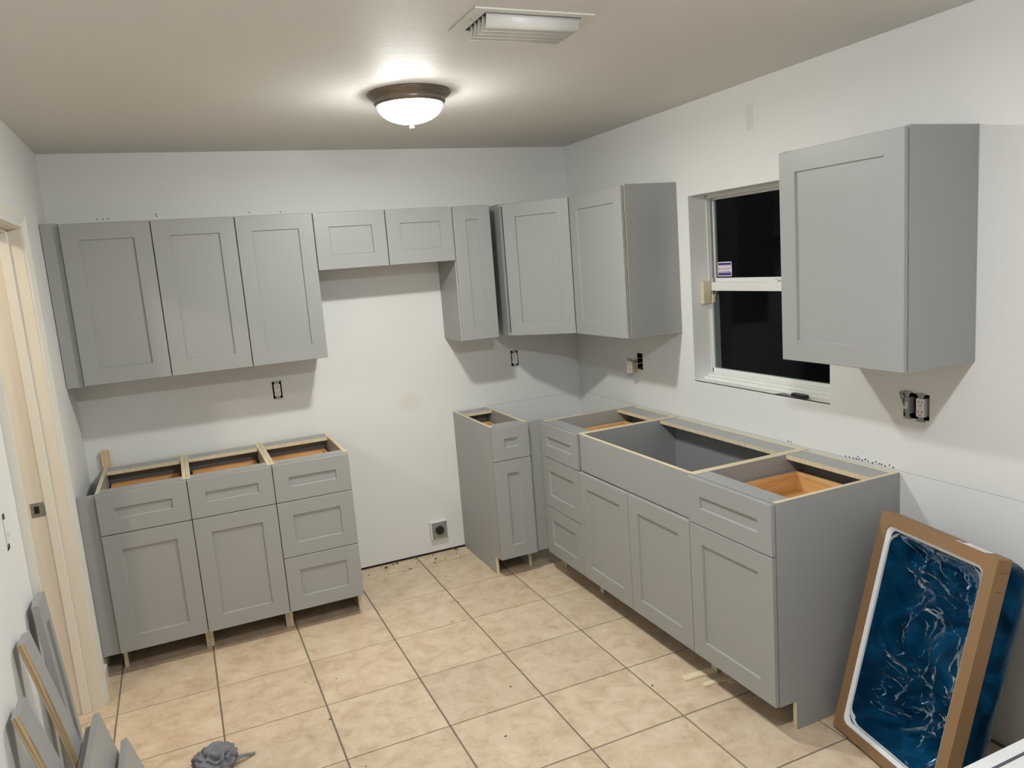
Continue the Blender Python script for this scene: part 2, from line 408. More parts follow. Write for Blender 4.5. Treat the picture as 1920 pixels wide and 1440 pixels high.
a = [bm.verts.new((XL+p, DY0-.004-q, DZ+.004+q)) for p, q in pr]; b = [bm.verts.new((XL+p, DY1+.004+q, DZ+.004+q)) for p, q in pr]
bm.faces.new(a); bm.faces.new(b[::-1])
for i in range(len(pr)): bm.faces.new((a[i], a[(i+1) % len(pr)], b[(i+1) % len(pr)], b[i]))
o = obj('casing', bm, 'trim', door); o.location = -door.location
bm = bmesh.new()
B(bm, XL-.128, XL-.080, DY1-.002, DY1, .885, .945, bev=.0008); B(bm, XL-.116, XL-.098, DY1-.0028, DY1-.0015, .900, .930, 1)
B(bm, XL-.086, XL-.076, DY1-.006, DY1-.001, .898, .932)
o = obj('strike_plate', bm, ('steel', 'black'), door); o.location = -door.location

# ------------------------------------------------------------------ window
win = struct(bpy.data.objects.new('window_1', None)); COL.objects.link(win); win.matrix_world = Matrix.Translation((0, (WY0+WY1)/2, WZ0))
win['label'] = 'white single-hung window with black night panes in a deep reveal'
def wpart(name, boxes, m, parent=win, bev=.0015):
    bm = bmesh.new()
    for d in boxes: B(bm, *d, bev=bev)
    o = obj(name, bm, m, parent); o.matrix_world = Matrix.Identity(4); return o
wpart('frame_left', [(.105, .17, WY1-.0035, WY1, WZ0, WZ1), (.105, .110, WY1-.006, WY1, WZ0+.03, WZ1)], 'vinyl')
wpart('frame_right', [(.105, .17, WY0, WY0+.018, WZ0, WZ1)], 'vinyl')
wpart('frame_top', [(.105, .17, WY0, WY1, WZ1-.016, WZ1)], 'vinyl')
wpart('frame_sill', [(.060, .17, WY0, WY1, WZ0-.006, WZ0+.013), (.085, .17, WY0, WY1, WZ0+.01, WZ0+.024), (.115, .17, WY0, WY1, WZ0+.02, WZ0+.034)], 'vinyl')
box('screen_track', (.128, .150, WY1-.009, WY1-.0036, 1.60, WZ1-.03), 'alum', win).matrix_world = Matrix.Identity(4)
us = wpart('upper_sash', [(.140, .160, WY1-.013, WY1-.0035, 1.575, WZ1-.016), (.140, .160, WY0+.018, WY0+.034, 1.575, WZ1-.016), (.140, .160, WY0+.018, WY1-.0035, WZ1-.026, WZ1-.016), (.140, .160, WY0+.018, WY1-.0035, 1.575, 1.600)], 'vinyl')
ls = wpart('lower_sash', [(.112, .136, WY1-.013, WY1-.0035, 1.122, 1.578), (.112, .136, WY0+.018, WY0+.034, 1.122, 1.578), (.108, .138, WY0+.018, WY1-.0035, 1.538, 1.580), (.112, .136, WY0+.018, WY1-.0035, 1.122, 1.142)], 'vinyl')
g = wpart('pane', [(.148, .152, WY0+.034, WY1-.013, 1.600, WZ1-.026)], 'glass', us, 0); 
g = wpart('pane', [(.122, .126, WY0+.034, WY1-.013, 1.142, 1.538)], 'glass', ls, 0)
wpart('latch', [(.110, .134, -1.722, -1.640, 1.580, 1.586), (.116, .128, -1.700, -1.668, 1.586, 1.594), (.112, .120, -1.715, -1.690, 1.586, 1.591)], 'white_plastic', ls, .0008)
bm = bmesh.new(); B(bm, 0.0, .108, WY0, WY1, WZ0-.004, WZ0+.0005)
o = obj('sill', bm, 'sill', win); o.matrix_world = Matrix.Identity(4)

# sticker on the upper pane
sx = 0.1478
stk = thing('window_sticker', 'small white security sticker with purple bars on the upper window pane', 'sticker', basis((sx, -1.317, 1.643), (0,-1,0), (0,0,1), (-1,0,0)))
def rrect(wd, ht, r, n=5):
    pts = []
    for cx, cy, a0 in ((wd/2-r, ht/2-r, 0), (-wd/2+r, ht/2-r, PI/2), (-wd/2+r, -ht/2+r, PI), (wd/2-r, -ht/2+r, 3*PI/2)):
        pts += [(cx+r*math.cos(a0+PI/2*k/n), cy+r*math.sin(a0+PI/2*k/n)) for k in range(n+1)]
    return pts
bm = bmesh.new(); prism(bm, rrect(.106, .072, .007), 0, .0005); obj('backing', bm, 'sticker_white', stk)
for (a, b_, c, d, m) in ((-.049, .049, .020, .0315, 'sticker_purple'), (-.049, .049, -.0315, -.018, 'sticker_purple'), (-.049, .049, .0145, .0170, 'sticker_red'), (-.049, .049, -.0155, -.0125, 'sticker_purple')):
    box('bar', (a, b_, c, d, .0005, .0008), m, stk)
bm = bmesh.new(); prism(bm, [(-.048,.001),(-.042,.008),(-.034,.0085),(-.034,.0055),(-.040,.004),(-.042,.001),(-.040,-.003),(-.034,-.0045),(-.034,-.0075),(-.042,-.007)], .0005, .0008); obj('emblem', bm, 'sticker_red', stk)
text_mesh('GUARDIAN', .0155, 'lettering', 'sticker_purple', stk, Matrix.Translation((.0065, .002, .0007)))
box('tagline', (-.022, .040, -.0085, -.0070, .0005, .0008), 'sticker_red', stk)

# alarm contact on the reveal
al = thing('window_sensor', 'yellowed plastic alarm sensor on the left window reveal', 'sensor', Matrix.Translation((.083, WY1, 1.532)))
box('housing', (-.027, .021, -.022, 0, -.057, .057), 'beige_plastic', al, .003)
box('magnet', (.024, .040, -.030, -.012, -.055, -.012), 'beige_plastic', al, .002)
bm = bmesh.new(); tube(bm, [(.034, -.030, -.03), (.030, -.038, -.025), (.028, -.052, 0), (.029, -.062, .03), (.030, -.066, .05)], .0012, 6); obj('wire', bm, 'wire_white', al, True)
# scraper and torn strip on the sill
sc_ = thing('putty_knife', 'black-handled scraper lying on the window sill', 'tool', basis((.012, -1.895, WZ0+.001), (-.10, -.995, 0), (.995, -.10, 0), (0, 0, 1)))
bm = bmesh.new(); prism(bm, [(-.075,-.028),(-.075,.016),(.02,.012),(.02,-.008)], .0, .0015); obj('blade', bm, 'blade', sc_)
bm = bmesh.new(); prism(bm, [(.01,-.010),(.01,.012),(.03,.016),(.07,.013),(.098,.016),(.104,.008),(.104,-.008),(.096,-.014),(.07,-.011),(.03,-.013)], .001, .016)
bmesh.ops.bevel(bm, geom=bm.edges[:], offset=.003, segments=2, affect='EDGES'); obj('handle', bm, 'black_gloss', sc_)
bm = bmesh.new(); prism(bm, [(-.06,-.02),(-.05,.012),(.0,.008),(.05,.016),(.07,.004),(.066,-.022),(.02,-.018)], 0, .0012)
ps = obj('torn_paper', bm, 'strip_white'); ps.matrix_world = basis((-.002+.03, -1.80, WZ0+.0008), (0, -1, 0), (1, 0, 0), (0, 0, 1))
tag(ps, 'torn white scrap of tape on the window sill beside the scraper', 'paper scrap')

# ------------------------------------------------------------------ cabinets
def at_back(x, y=0.0, z=0.0): return Matrix.Translation((x, y, z))
def at_right(y, x=0.0, z=0.0): return basis((x, y, z), (0, -1, 0), (1, 0, 0), (0, 0, 1))
def shaker(name, parent, x0, x1, z0, z1, yf, rail=.075, t=.019, gap=.0018):
    x0 += gap; x1 -= gap; z0 += gap; z1 -= gap
    bm = bmesh.new()
    def ring(ix, y): return [bm.verts.new(p) for p in ((x0+ix, y, z0+ix), (x1-ix, y, z0+ix), (x1-ix, y, z1-ix), (x0+ix, y, z1-ix))]
    R = [ring(.003, yf+t), ring(0, yf+t-.003), ring(0, yf+.0015), ring(.0015, yf), ring(rail-.001, yf), ring(rail+.0025, yf+.0085), ring(rail+.0025, yf+.0120)]
    for a, b in zip(R, R[1:]):
        for k in range(4): bm.faces.new((a[k], a[(k+1) % 4], b[(k+1) % 4], b[k]))
    # back of the frame
    bk = R[-1]
    for k in range(4): bm.faces.new((bk[k], bk[(k+1) % 4], R[0][(k+1) % 4], R[0][k]))
    f = obj(name, bm, 'cab', parent)
    i = rail + .0005
    box('center_panel', (x0+i, x1-i, yf+.0085, yf+.0120, z0+i, z1-i), 'cab', f)
    return f
BT, ZK, ZD, ZT = .876, .114, .682, .8745     # box top, toe-kick, drawer/door seam, front top
def side_panel(parent, x0, x1, d, yb, toe=True):
    bm = bmesh.new()
    pts = [(yb, 0), (yb, BT), (-d, BT), (-d, ZK-.002), (-d+.076, ZK-.002), (-d+.076, 0)]
    a = [bm.verts.new((x0, y, z)) for y, z in pts]; b = [bm.verts.new((x1, y, z)) for y, z in pts]
    bm.faces.new(a); bm.faces.new(b[::-1])
    for i in range(6): bm.faces.new((a[i], a[(i+1) % 6], b[(i+1) % 6], b[i]))
    o = obj('side_panel', bm, ('cab', 'ply'), parent)
    for p in o.data.polygons:
        if abs(p.normal.x) < .7 and not (p.normal.y < -.7 and p.center.z > ZK): p.material_index = 1
    return o
def drawer_box(parent, x0, x1, y0, y1, z0, z1):
    t = .013
    f = box('drawer_box', (x0, x1, y0, y1, z0+.012, z0+.018), 'drawer_wood', parent)
    for d in ((x0, x0+t, y0, y1, z0, z1), (x1-t, x1, y0, y1, z0, z1), (x0+t, x1-t, y0, y0+t, z0, z1), (x0+t, x1-t, y1-t, y1, z0, z1)):
        box('drawer_side', d, 'drawer_wood', f, .0008)
def base_cabinet(label, M, wd, kind, d=.604, yb=-.006, group=None, x_off=0.0, box_w=None):
    t = thing('base_cabinet', label, 'cabinet', M, group)
    bw0, bw1 = 0.0, wd
    s = .018
    side_panel(t, bw0+.0006, bw0+s, d, yb); side_panel(t, bw1-s, bw1-.0006, d, yb)
    box('bottom_panel', (bw0+s, bw1-s, -d+.002, yb, ZK, ZK+.016), 'cab_in', t)
    box('back_panel', (bw0+s, bw1-s, yb-.028, yb-.012, ZK, BT-.001), 'cab_in', t, edge='ply', face_axis=1)
    if kind == 'sink':
        box('apron_panel', (bw0+.0006, bw1-.0006, -d-.003, -d+.016, ZD+.003, BT-.001), 'cab', t, edge='ply', face_axis=1)
        st = box('rear_stretcher', (bw0+s, bw1-s, yb-.118, yb-.029, BT-.020, BT-.002), 'cab', t, edge='ply', face_axis=2)
        m = wd/2
        shaker('door', t, 0, m, ZK, ZD, -d-.019-.002); shaker('door', t, m, wd, ZK, ZD, -d-.019-.002)
        return t
    fs = box('front_stretcher', (bw0+s, bw1-s, -d, -d+.078, BT-.020, BT-.0015), 'cab', t)
    rs = box('rear_stretcher', (bw0+s, bw1-s, yb-.125, yb-.029, BT-.020, BT-.0015), 'cab', t, edge='ply', face_axis=2)
    for xx in (.045, wd-.045):
        for yy, o_ in ((-d+.018, fs), (yb-.05, rs)):
            bm = bmesh.new(); lathe(bm, [(.001, 0), (.0045, 0), (.0045, .0006), (.001, .0006)], 10, cap=True)
            o = obj('screw', bm, 'steel', o_); o.location = (xx, yy, BT-.0016)
    yf = -d-.019-.002
    zs = [(ZD, ZT)] + ([(.396, ZD), (ZK, .396)] if kind == 'drawers' else [])
    for z0, z1 in zs: shaker('drawer_front', t, 0, wd, z0, z1, yf, .0705)
    if kind == 'door': shaker('door', t, 0, wd, ZK, ZD, yf)
    drawer_box(t, bw0+s+.012, bw1-s-.012, -d+.002, -.085 if wd > .25 else -.10, .705, .800)
    return t
# left run on the back wall
base_cabinet('grey open-topped base cabinet with one drawer, beside the doorway wall', at_back(-2.8258), .3829, 'door', yb=-.026)
base_cabinet('grey open-topped base cabinet with one drawer, middle of the left three', at_back(-2.4429), .3842, 'door', yb=-.026)
base_cabinet('grey open-topped three-drawer base cabinet at the right end of the left run', at_back(-2.0587), .3752, 'drawers', yb=-.026)
# narrow cabinet by the corner
base_cabinet('narrow grey open-topped base cabinet with small drawer, near the room corner', at_back(-.9015), .2241, 'door', yb=-.004)
# right run
base_cabinet('grey open-topped three-drawer base cabinet next to the room corner', at_right(-.654), .4158, 'drawers', d=.600, yb=-.004)
base_cabinet('wide grey sink base cabinet with plain apron front and two doors', at_right(-1.0698), .9173, 'sink', d=.600, yb=-.004)
base_cabinet('grey open-topped base cabinet with one drawer at the near end by the wrapped sink', at_right(-1.9871), .469, 'door', d=.600, yb=-.004)

# fillers
f = box('filler_strip', (XL+.002, -2.8268, -.604, -.585, .110, .872), 'cab'); tag(f, 'tall grey filler strip left of the left base cabinets against the doorway wall', 'filler strip')
f = box('filler_strip', (XL+.003, -2.8245, -.304, -.285, 1.331, 2.094), 'cab'); tag(f, 'grey filler strip between the left wall cabinets and the doorway wall', 'filler strip')
t = thing('corner_filler', 'grey corner filler between the narrow base cabinet and three-drawer corner cabinet', 'filler strip', at_back(-.677))
box('strip', (.001, .075, -.604, -.586, ZK+.001, .872), 'cab', t); box('strip', (.075, .093, -.652, -.586, ZK+.001, .872), 'cab', t)
bm = bmesh.new(); prism(bm, [(-2.833, -.024), (-2.794, -.024), (-2.794, -.008), (-2.833, -.008)], .002, .961)
bmesh.ops.bevel(bm, geom=[e for e in bm.edges if all(v.co.z > .9 for v in e.verts)], offset=.003, segments=2, affect='EDGES')
tag(obj('wood_strip', bm, 'stick_wood'), 'bare wooden strip standing upright behind the left base cabinets', 'wood strip')

# wall cabinets
def wall_cabinet(label, M, wd, z0, z1, d, doors=1, yb=-.001, group=None, raw=True):
    t = thing('wall_cabinet', label, 'cabinet', M, group); s = .016
    for xx in ((.0006, s), (wd-s, wd-.0006)):
        sp = box('side_panel', (*xx, -d, yb, z0, z1), 'cab', t); sp.data.materials.append(MATS['ply'])
        for p in sp.data.polygons:
            if raw and p.normal.y < -.7: p.material_index = 1
    box('top_panel', (s, wd-s, -d+.001, yb, z1-.018, z1-.002), 'cab', t)
    box('bottom_panel', (s, wd-s, -d+.001, yb, z0+.002, z0+.018), 'cab', t)
    box('back_panel', (s, wd-s, yb-.012, yb-.002, z0+.018, z1-.018), 'cab_in', t)
    n = doors
    for k in range(n): shaker('door', t, wd*k/n, wd*(k+1)/n, z0-.001, z1-.003, -d-.019-.003, gap=.0022)
    return t
UT, UB, UD = 2.092, 1.334, .302
wall_cabinet('tall grey wall cabinet, leftmost door, beside the doorway wall', at_back(-2.8235), .3845, UB, UT, UD)
wall_cabinet('tall grey wall cabinet, middle one of the left three', at_back(-2.439), .3825, UB, UT, UD)
wall_cabinet('tall grey wall cabinet, right one of the left three, next to the short pair', at_back(-2.0565), .3830, UB, UT, UD)
wall_cabinet('short wide grey wall cabinet with two small doors', at_back(-1.6735), .764, 1.7915, UT, UD, 2)
wall_cabinet('very narrow tall grey wall cabinet beside the short pair', at_back(-.9095), .2275, UB, UT, UD)
wall_cabinet('grey wall cabinet on the window wall, between corner cabinet and window', at_right(-.612), .536, 1.3325, 2.092, .309)
wall_cabinet('large grey wall cabinet overlapping the window at the right of the photo', at_right(-2.213), .5272, 1.3215, 2.077, .309, raw=False)
# diagonal corner wall cabinet
t = thing('corner_cabinet', 'grey diagonal wall cabinet across the room corner', 'cabinet', Matrix.Translation((0, 0, 1.3325)))
hh = 2.092-1.3325
g0, g1 = Vector((-.607, -.321)), Vector((-.3325, -.606))
poly = [(-.001, -.001), (-.610, -.001), (-.610, -.288), (-.296, -.6115), (-.001, -.6115)]
for nm, z0, z1 in (('bottom_panel', 0, .018), ('top_panel', hh-.018, hh)):
    bm = bmesh.new(); prism(bm, poly, z0, z1); obj(nm, bm, 'cab', t)
box('side_panel', (-.610, -.594, -.288, -.001, .018, hh-.018), 'cab', t)
box('side_panel', (-.296, -.001, -.6115, -.5955, .018, hh-.018), 'cab', t)
box('back_panel', (-.594, -.001, -.013, -.001, .018, hh-.018), 'cab_in', t); box('back_panel', (-.013, -.001, -.5955, -.013, .018, hh-.018), 'cab_in', t)
ex = (g1-g0).normalized(); ny = Vector((-ex.y, ex.x)); ny = ny if ny.x > 0 else -ny
dd = shaker('door', t, 0, (g1-g0).length+.004, -.001, hh-.003, 0)
dd.matrix_world = basis((g0.x, g0.y, 1.3325), (ex.x, ex.y, 0), (ny.x, ny.y, 0), (0, 0, 1))

# ------------------------------------------------------------------ electrical
def receptacle(parent, M, m='white_plastic', tabs=True):
    """decora receptacle in a local frame: x right, y up, z out of the wall"""
    r = bpy.data.objects.new('receptacle', None)
    bm = bmesh.new(); prism(bm, rrect(.0335, .067, .002), -.024, .004); o = obj('receptacle', bm, m, parent); o.matrix_local = M
    for s in (-1, 1):
        for x in (-.0065, .0065): box('slot', (x-.001, x+.001, s*.018-.0005, s*.018+.0085, .004, .0044), 'slot', o)
        bm = bmesh.new(); lathe(bm, [(.0001, .004), (.0025, .004), (.0025, .0044), (.0001, .0044)], 10); g_ = obj('ground_hole', bm, 'slot', o); g_.location = (0, s*.018-.0085, 0)
    if tabs:
        for s in (-1, 1):
            bm = bmesh.new()
            prism(bm, [(-.011, s*.034), (.011, s*.034), (.011, s*.041), (.018, s*.047), (.017, s*.053), (.006, s*.051), (0, s*.054), (-.006, s*.051), (-.017, s*.053), (-.018, s*.047), (-.011, s*.041)], -.001, .0012)
            y = obj('yoke', bm, 'zinc', o)
            bm = bmesh.new(); lathe(bm, [(.0001, .0012), (.0032, .0012), (.0028, .0026), (.0001, .0026)], 10); q = obj('screw', bm, 'steel', y); q.location = (0, s*.043, 0)
    return o
def gang_box(parent, wd, ht, dep=.055):
    bm = bmesh.new(); t_ = .0012; x, y = wd/2, ht/2
    for d in ((-x, -x+t_, -y, y, -dep, -.001), (x-t_, x, -y, y, -dep, -.001), (-x, x, -y, -y+t_, -dep, -.001), (-x, x, y-t_, y, -dep, -.001), (-x, x, -y, y, -dep-.002, -dep)): B(bm, *d)
    return obj('gang_box', bm, 'black', parent)
for (x, z), lb in zip(OUT, ('white duplex outlet without cover plate below the left wall cabinets', 'white duplex outlet without cover plate under the corner wall cabinet')):
    t = thing('wall_outlet', lb, 'outlet', basis((x, 0, z), (1,0,0), (0,0,1), (0,-1,0)))
    gang_box(t, .050, .100); receptacle(t, Matrix.Translation((0, 0, .003)))
# far right pair: switch and outlet
t = thing('switch_and_outlet', 'uncovered grey switch and white outlet in a double box under the large cabinet', 'outlet', basis((0, -2.521, 1.137), (0,-1,0), (0,0,1), (-1,0,0)))
gang_box(t, .106, .094); receptacle(t, Matrix.Translation((.021, -.002, .003)))
sw = bpy.data.objects.new('toggle_switch', None)
bm = bmesh.new(); B(bm, -.012, .012, -.030, .030, -.02, .004, bev=.001); sw = obj('toggle_switch', bm, 'zinc', t)
sw.matrix_local = Matrix.Translation((-.030, .002, .008)) @ Matrix.Rotation(-.25, 4, 'Y') @ Matrix.Rotation(.04, 4, 'Z')
box('toggle_plate', (-.008, .008, -.013, .013, .004, .006), 'vent', sw, .0006); box('toggle_lever', (-.004, .004, -.012, -.002, .005, .017), 'white_plastic', sw, .001)
for s in (-1, 1):
    bm = bmesh.new(); prism(bm, [(-.010, s*.029), (.010, s*.029), (.011, s*.040), (.019, s*.044), (.017, s*.052), (.005, s*.050), (-.005, s*.050), (-.017, s*.052), (-.021, s*.046), (-.012, s*.040)], -.001, .0014); obj('yoke', bm, 'zinc', sw)
bm = bmesh.new(); tube(bm, [(-.014, .026, -.004), (-.022, .040, .004), (-.026, .048, .008), (-.030, .044, .008), (-.028, .030, .006), (-.020, .010, .003), (-.018, -.004, 0)], .0028, 7); obj('wire', bm, 'zinc', sw, True)
# loose outlet hanging out of its hole
t = thing('loose_outlet', 'loose white outlet pulled out on its wires under the window wall cabinet', 'outlet', basis((0, -.736, 1.1435), (0,-1,0), (0,0,1), (-1,0,0)))
gang_box(t, .054, .093)
ang = .45
ro = receptacle(t, Matrix.Translation((-.022, -.028, .056)) @ Matrix.Rotation(ang, 4, 'Y'))
box('terminal_body', (-.0176, .0176, -.0342, .0342, -.050, .0010), 'old_plastic', ro, .0012)
for k, (p, q) in enumerate((((-.030, -.006, .035), (.004, .010, -.03)), ((-.026, -.026, .034), (.008, -.010, -.03)), ((-.032, -.045, .036), (.012, -.030, -.03)))):
    P_, Q_ = Vector(p), Vector(q); mid = (P_+Q_)/2 + Vector((.006, .016-.012*k, .014))
    bm = bmesh.new(); tube(bm, [P_, P_.lerp(mid, .5)+Vector((0, .006, .004)), mid, mid.lerp(Q_, .5)+Vector((.004, .004, 0)), Q_], .0013, 6); obj('wire', bm, 'copper' if k == 2 else 'wire_white', t, True)
# dryer-style outlet near the floor
t = thing('range_outlet', 'grey square range outlet box with round black socket, low on the back wall', 'outlet', basis((-1.066, 0, .153), (1,0,0), (0,0,1), (0,-1,0)))
box('mounting_box', (-.056, .056, -.057, .057, 0, .028), 'wall', t, .003)
box('cover_plate', (-.047, .049, -.052, .050, .028, .031), 'steel', t, .001)
bm = bmesh.new(); lathe(bm, [(.0001, .031), (.027, .031), (.027, .040), (.025, .042), (.0001, .042)], 32); so = obj('socket', bm, 'black_gloss', t, False)
for a in (.5, PI-.5, PI*1.5):
    b_ = box('slot', (-.0018, .0018, -.007, .007, .0415, .0425), 'slot', so); b_.matrix_local = Matrix.Rotation(a, 4, 'Z') @ Matrix.Translation((.013, 0, 0))
for x, y in ((.042, .043), (-.040, -.045), (-.036, -.004)):
    bm = bmesh.new(); lathe(bm, [(.0001, .031), (.003, .031), (.003, .0325), (.0001, .0325)], 10); o = obj('screw', bm, 'slot', t); o.location = (x, y, 0)
# uncovered switch on the doorway wall
t = thing('wall_switch', 'uncovered wall switch on the white wall near the doorway', 'switch', basis((XL, -1.966, 1.130), (0,1,0), (0,0,1), (1,0,0)))
gang_box(t, .036, .104)
bm = bmesh.new(); B(bm, -.013, .013, -.034, .034, -.02, .002, bev=.001); sb = obj('switch_body', bm, 'white_plastic', t)
box('lever', (-.004, .004, -.012, .002, .002, .012), 'white_plastic', sb, .001)
box('yoke', (-.010, .010, .034, .047, -.004, -.002), 'steel', sb); box('yoke', (-.010, .010, -.047, -.034, -.004, -.002), 'steel', sb)

# ------------------------------------------------------------------ ceiling light and vent
def ceiling_light(label, loc, watts, down, tint):
    t = thing('ceiling_light', label, 'lamp', Matrix.Translation(loc))
    bm = bmesh.new(); lathe(bm, [(.0001, 0), (.164, 0), (.1655, -.004), (.163, -.009), (.159, -.010), (.159, -.013), (.155, -.016), (.148, -.021), (.143, -.028), (.141, -.034), (.142, -.037), (.139, -.041), (.135, -.047), (.130, -.048), (.128, -.045), (.128, -.012), (.0001, -.010)], 64)
    obj('pan', bm, 'bronze', t, True)
    bm = bmesh.new(); prof = [(.130*math.sin(a), -.045-.072*(math.cos(a))) for a in [PI/2*k/14 for k in range(15)]]
    prof[0] = (.0005, prof[0][1]); lathe(bm, prof, 64); obj('glass_shade', bm, 'lamp_glass', t, True)
    bm = bmesh.new(); lathe(bm, [(.0004, -.114), (.012, -.115), (.012, -.118), (.005, -.120), (.005, -.123), (.009, -.127), (.0095, -.131), (.006, -.136), (.0004, -.139)], 20); obj('finial', bm, 'steel', t, True)
    for s in (-1, 1):
        bm = bmesh.new(); lathe(bm, [(.0004, .0), (.012, .001), (.013, .02), (.0004, .021)], 12); b_ = obj('bulb_socket', bm, 'white_plastic', t); b_.location = (s*.055, 0, -.032)
        ld = bpy.data.lights.new('bulb', 'POINT'); ld.energy = watts; ld.color = tint; ld.shadow_soft_size = .028
        lo = bpy.data.objects.new('bulb_light', ld); link(lo, t); lo.location = (s*.055, 0, -.085)
    ld = bpy.data.lights.new('dome_glow', 'AREA'); ld.shape = 'DISK'; ld.size = .12; ld.energy = down; ld.color = tint
    lo = bpy.data.objects.new('dome_light', ld); link(lo, t); lo.location = (0, 0, -.095)
    return t
ceiling_light('glowing frosted dome ceiling light with bronze rim', (-1.428, -1.375, H), LAMP_W, LAMP_DOWN, COOL)
ceiling_light('second dome ceiling light behind the camera', (-1.57, -3.42, H), LAMP2_W, LAMP2_DOWN, COOL2)
# warm light in the next room
t = thing('hall_light', 'plain bulb on the ceiling of the next room', 'lamp', Matrix.Translation((XL-.75, -1.9, H)))
bm = bmesh.new(); lathe(bm, [(.0004, 0), (.05, 0), (.05, -.02), (.02, -.03), (.0004, -.03)], 24); obj('base', bm, 'white_plastic', t)
ld = bpy.data.lights.new('hall_bulb', 'POINT'); ld.energy = HALL_W; ld.color = WARM; ld.shadow_soft_size = .04
lo = bpy.data.objects.new('hall_bulb', ld); link(lo, t); lo.location = (0, 0, -.10)

# vent
t = thing('ceiling_vent', 'white louvred air vent in the ceiling', 'vent', Matrix.Translation((-1.355, -2.281, H)))
W2, D2 = .187, .110
bm = bmesh.new(); holed(bm, -W2, W2, -D2, D2, [(-W2+.042, W2-.030, -D2+.026, D2-.022)], -.0005, -.005, lambda u, v, z: (u, v, z)); obj('frame', bm, 'vent', t)
box('duct_shade_plate', (-W2+.042, W2-.030, -D2+.026, D2-.022, -.0030, -.0006), 'slot', t)  # dark plate instead of an open duct; the duct's shade is its colour
for k in range(5):
    y0 = -D2+.030 + k*.030; bm = bmesh.new(); n = 6
    pr = [(y0+.004+.016*(1-math.cos(PI/2*i/n)), -.003-.036*math.sin(PI/2*i/n)) for i in range(n+1)]
    rows = [[bm.verts.new((x, y+o_, z)) for y, z in pr] for x in (-W2+.046, W2-.034) for o_ in (0, .0016)]
    a0, a1, b0, b1 = rows
    for i in range(n):
        bm.faces.new((a0[i], a0[i+1], b0[i+1], b0[i])); bm.faces.new((a1[i], b1[i], b1[i+1], a1[i+1]))
        bm.faces.new((a0[i], a1[i], a1[i+1], a0[i+1])); bm.faces.new((b0[i], b0[i+1], b1[i+1], b1[i]))
    bm.faces.new((a0[n], a1[n], b1[n], b0[n])); bm.faces.new((a0[0], b0[0], b1[0], a1[0]))
    obj('blade', bm, 'vent', t, True)
for y in (-.02,):
    bm = bmesh.new(); lathe(bm, [(.0002, -.005), (.003, -.005), (.0025, -.0065), (.0002, -.0065)], 10); o = obj('screw', bm, 'steel', t); o.location = (-W2+.02, y, 0)

# ------------------------------------------------------------------ wrapped sink in its cardboard frame
a_ = math.radians(15); e_ = Vector((-.177, -.984, 0)).normalized(); n_ = Vector((-e_.y, e_.x, 0))
U_ = math.cos(a_)*Vector((0, 0, 1)) + math.sin(a_)*n_; N_ = math.cos(a_)*n_ - math.sin(a_)*Vector((0, 0, 1))
SW, SH, ST = .485, .808, .054
sink = thing('wrapped_sink', 'new sink in blue plastic film and a cardboard frame, leaning by the cabinet end', 'sink', basis(Vector((-.407, -2.511, .0145)), e_, N_, U_))
def rr_pts(x0, x1, z0, z1, r, n=6):
    cx, cz = (x0+x1)/2, (z0+z1)/2
    return [(cx+x, cz+z) for x, z in rrect(x1-x0, z1-z0, r, n)]
def ring_loft(bm, loops, mi=0, close=False):
    L_ = [[bm.verts.new((x, y, z)) for x, z in pts] for pts, y in loops]
    for a, b in zip(L_, L_[1:] + ([L_[0]] if close else [])):
        n = len(a)
        for k in range(n): bm.faces.new((a[k], a[(k+1) % n], b[(k+1) % n], b[k])).material_index = mi
    return L_
out = rr_pts(0, SW, 0, SH, .006); inn = rr_pts(.036, SW-.040, .034, SH-.040, .026); wide = rr_pts(.020, SW-.020, .020, SH-.020, .02)
bm = bmesh.new(); ring_loft(bm, [(out, ST), (out, 0), (inn, 0), (inn, .004), (wide, .006), (wide, ST)], close=True); fr_ = obj('cardboard_frame', bm, 'cardboard', sink)
box('fold_flap', (SW, SW+.002, .012, .046, SH-.10, SH-.045), 'cardboard', fr_)
box('corner_fold', (SW-.002, SW+.0015, .010, .050, SH-.040, SH-.006), 'cardboard_dark', fr_)
box('shipping_label', (SW-.165, SW-.055, .008, .046, SH, SH+.0006), 'sticker_white', fr_)
for k in range(4): box('label_print', (SW-.160+k*.004, SW-.158+k*.004+.0*k, .012, .040, SH+.0006, SH+.0009), 'slot', fr_)
box('label_print', (SW-.125, SW-.062, .024, .026, SH+.0006, SH+.0009), 'slot', fr_)
in2 = rr_pts(.050, SW-.050, .048, SH-.052, .022)
bm = bmesh.new(); ring_loft(bm, [(inn, .0045), (in2, .010), (in2, .03), (wide, .03)]); obj('rim', bm, 'foam', sink, True)
# bowl
bw = bmesh.new(); lp = []
for ins, y in ((.050, .010), (.056, .05), (.064, .12), (.080, .165), (.110, .182)): lp.append((rr_pts(ins, SW-ins, ins+.02*min(1, y*6), SH-ins-.004, .05), y))
L_ = ring_loft(bw, lp); bw.faces.new(L_[-1]); obj('bowl', bw, 'bowl', sink, True)
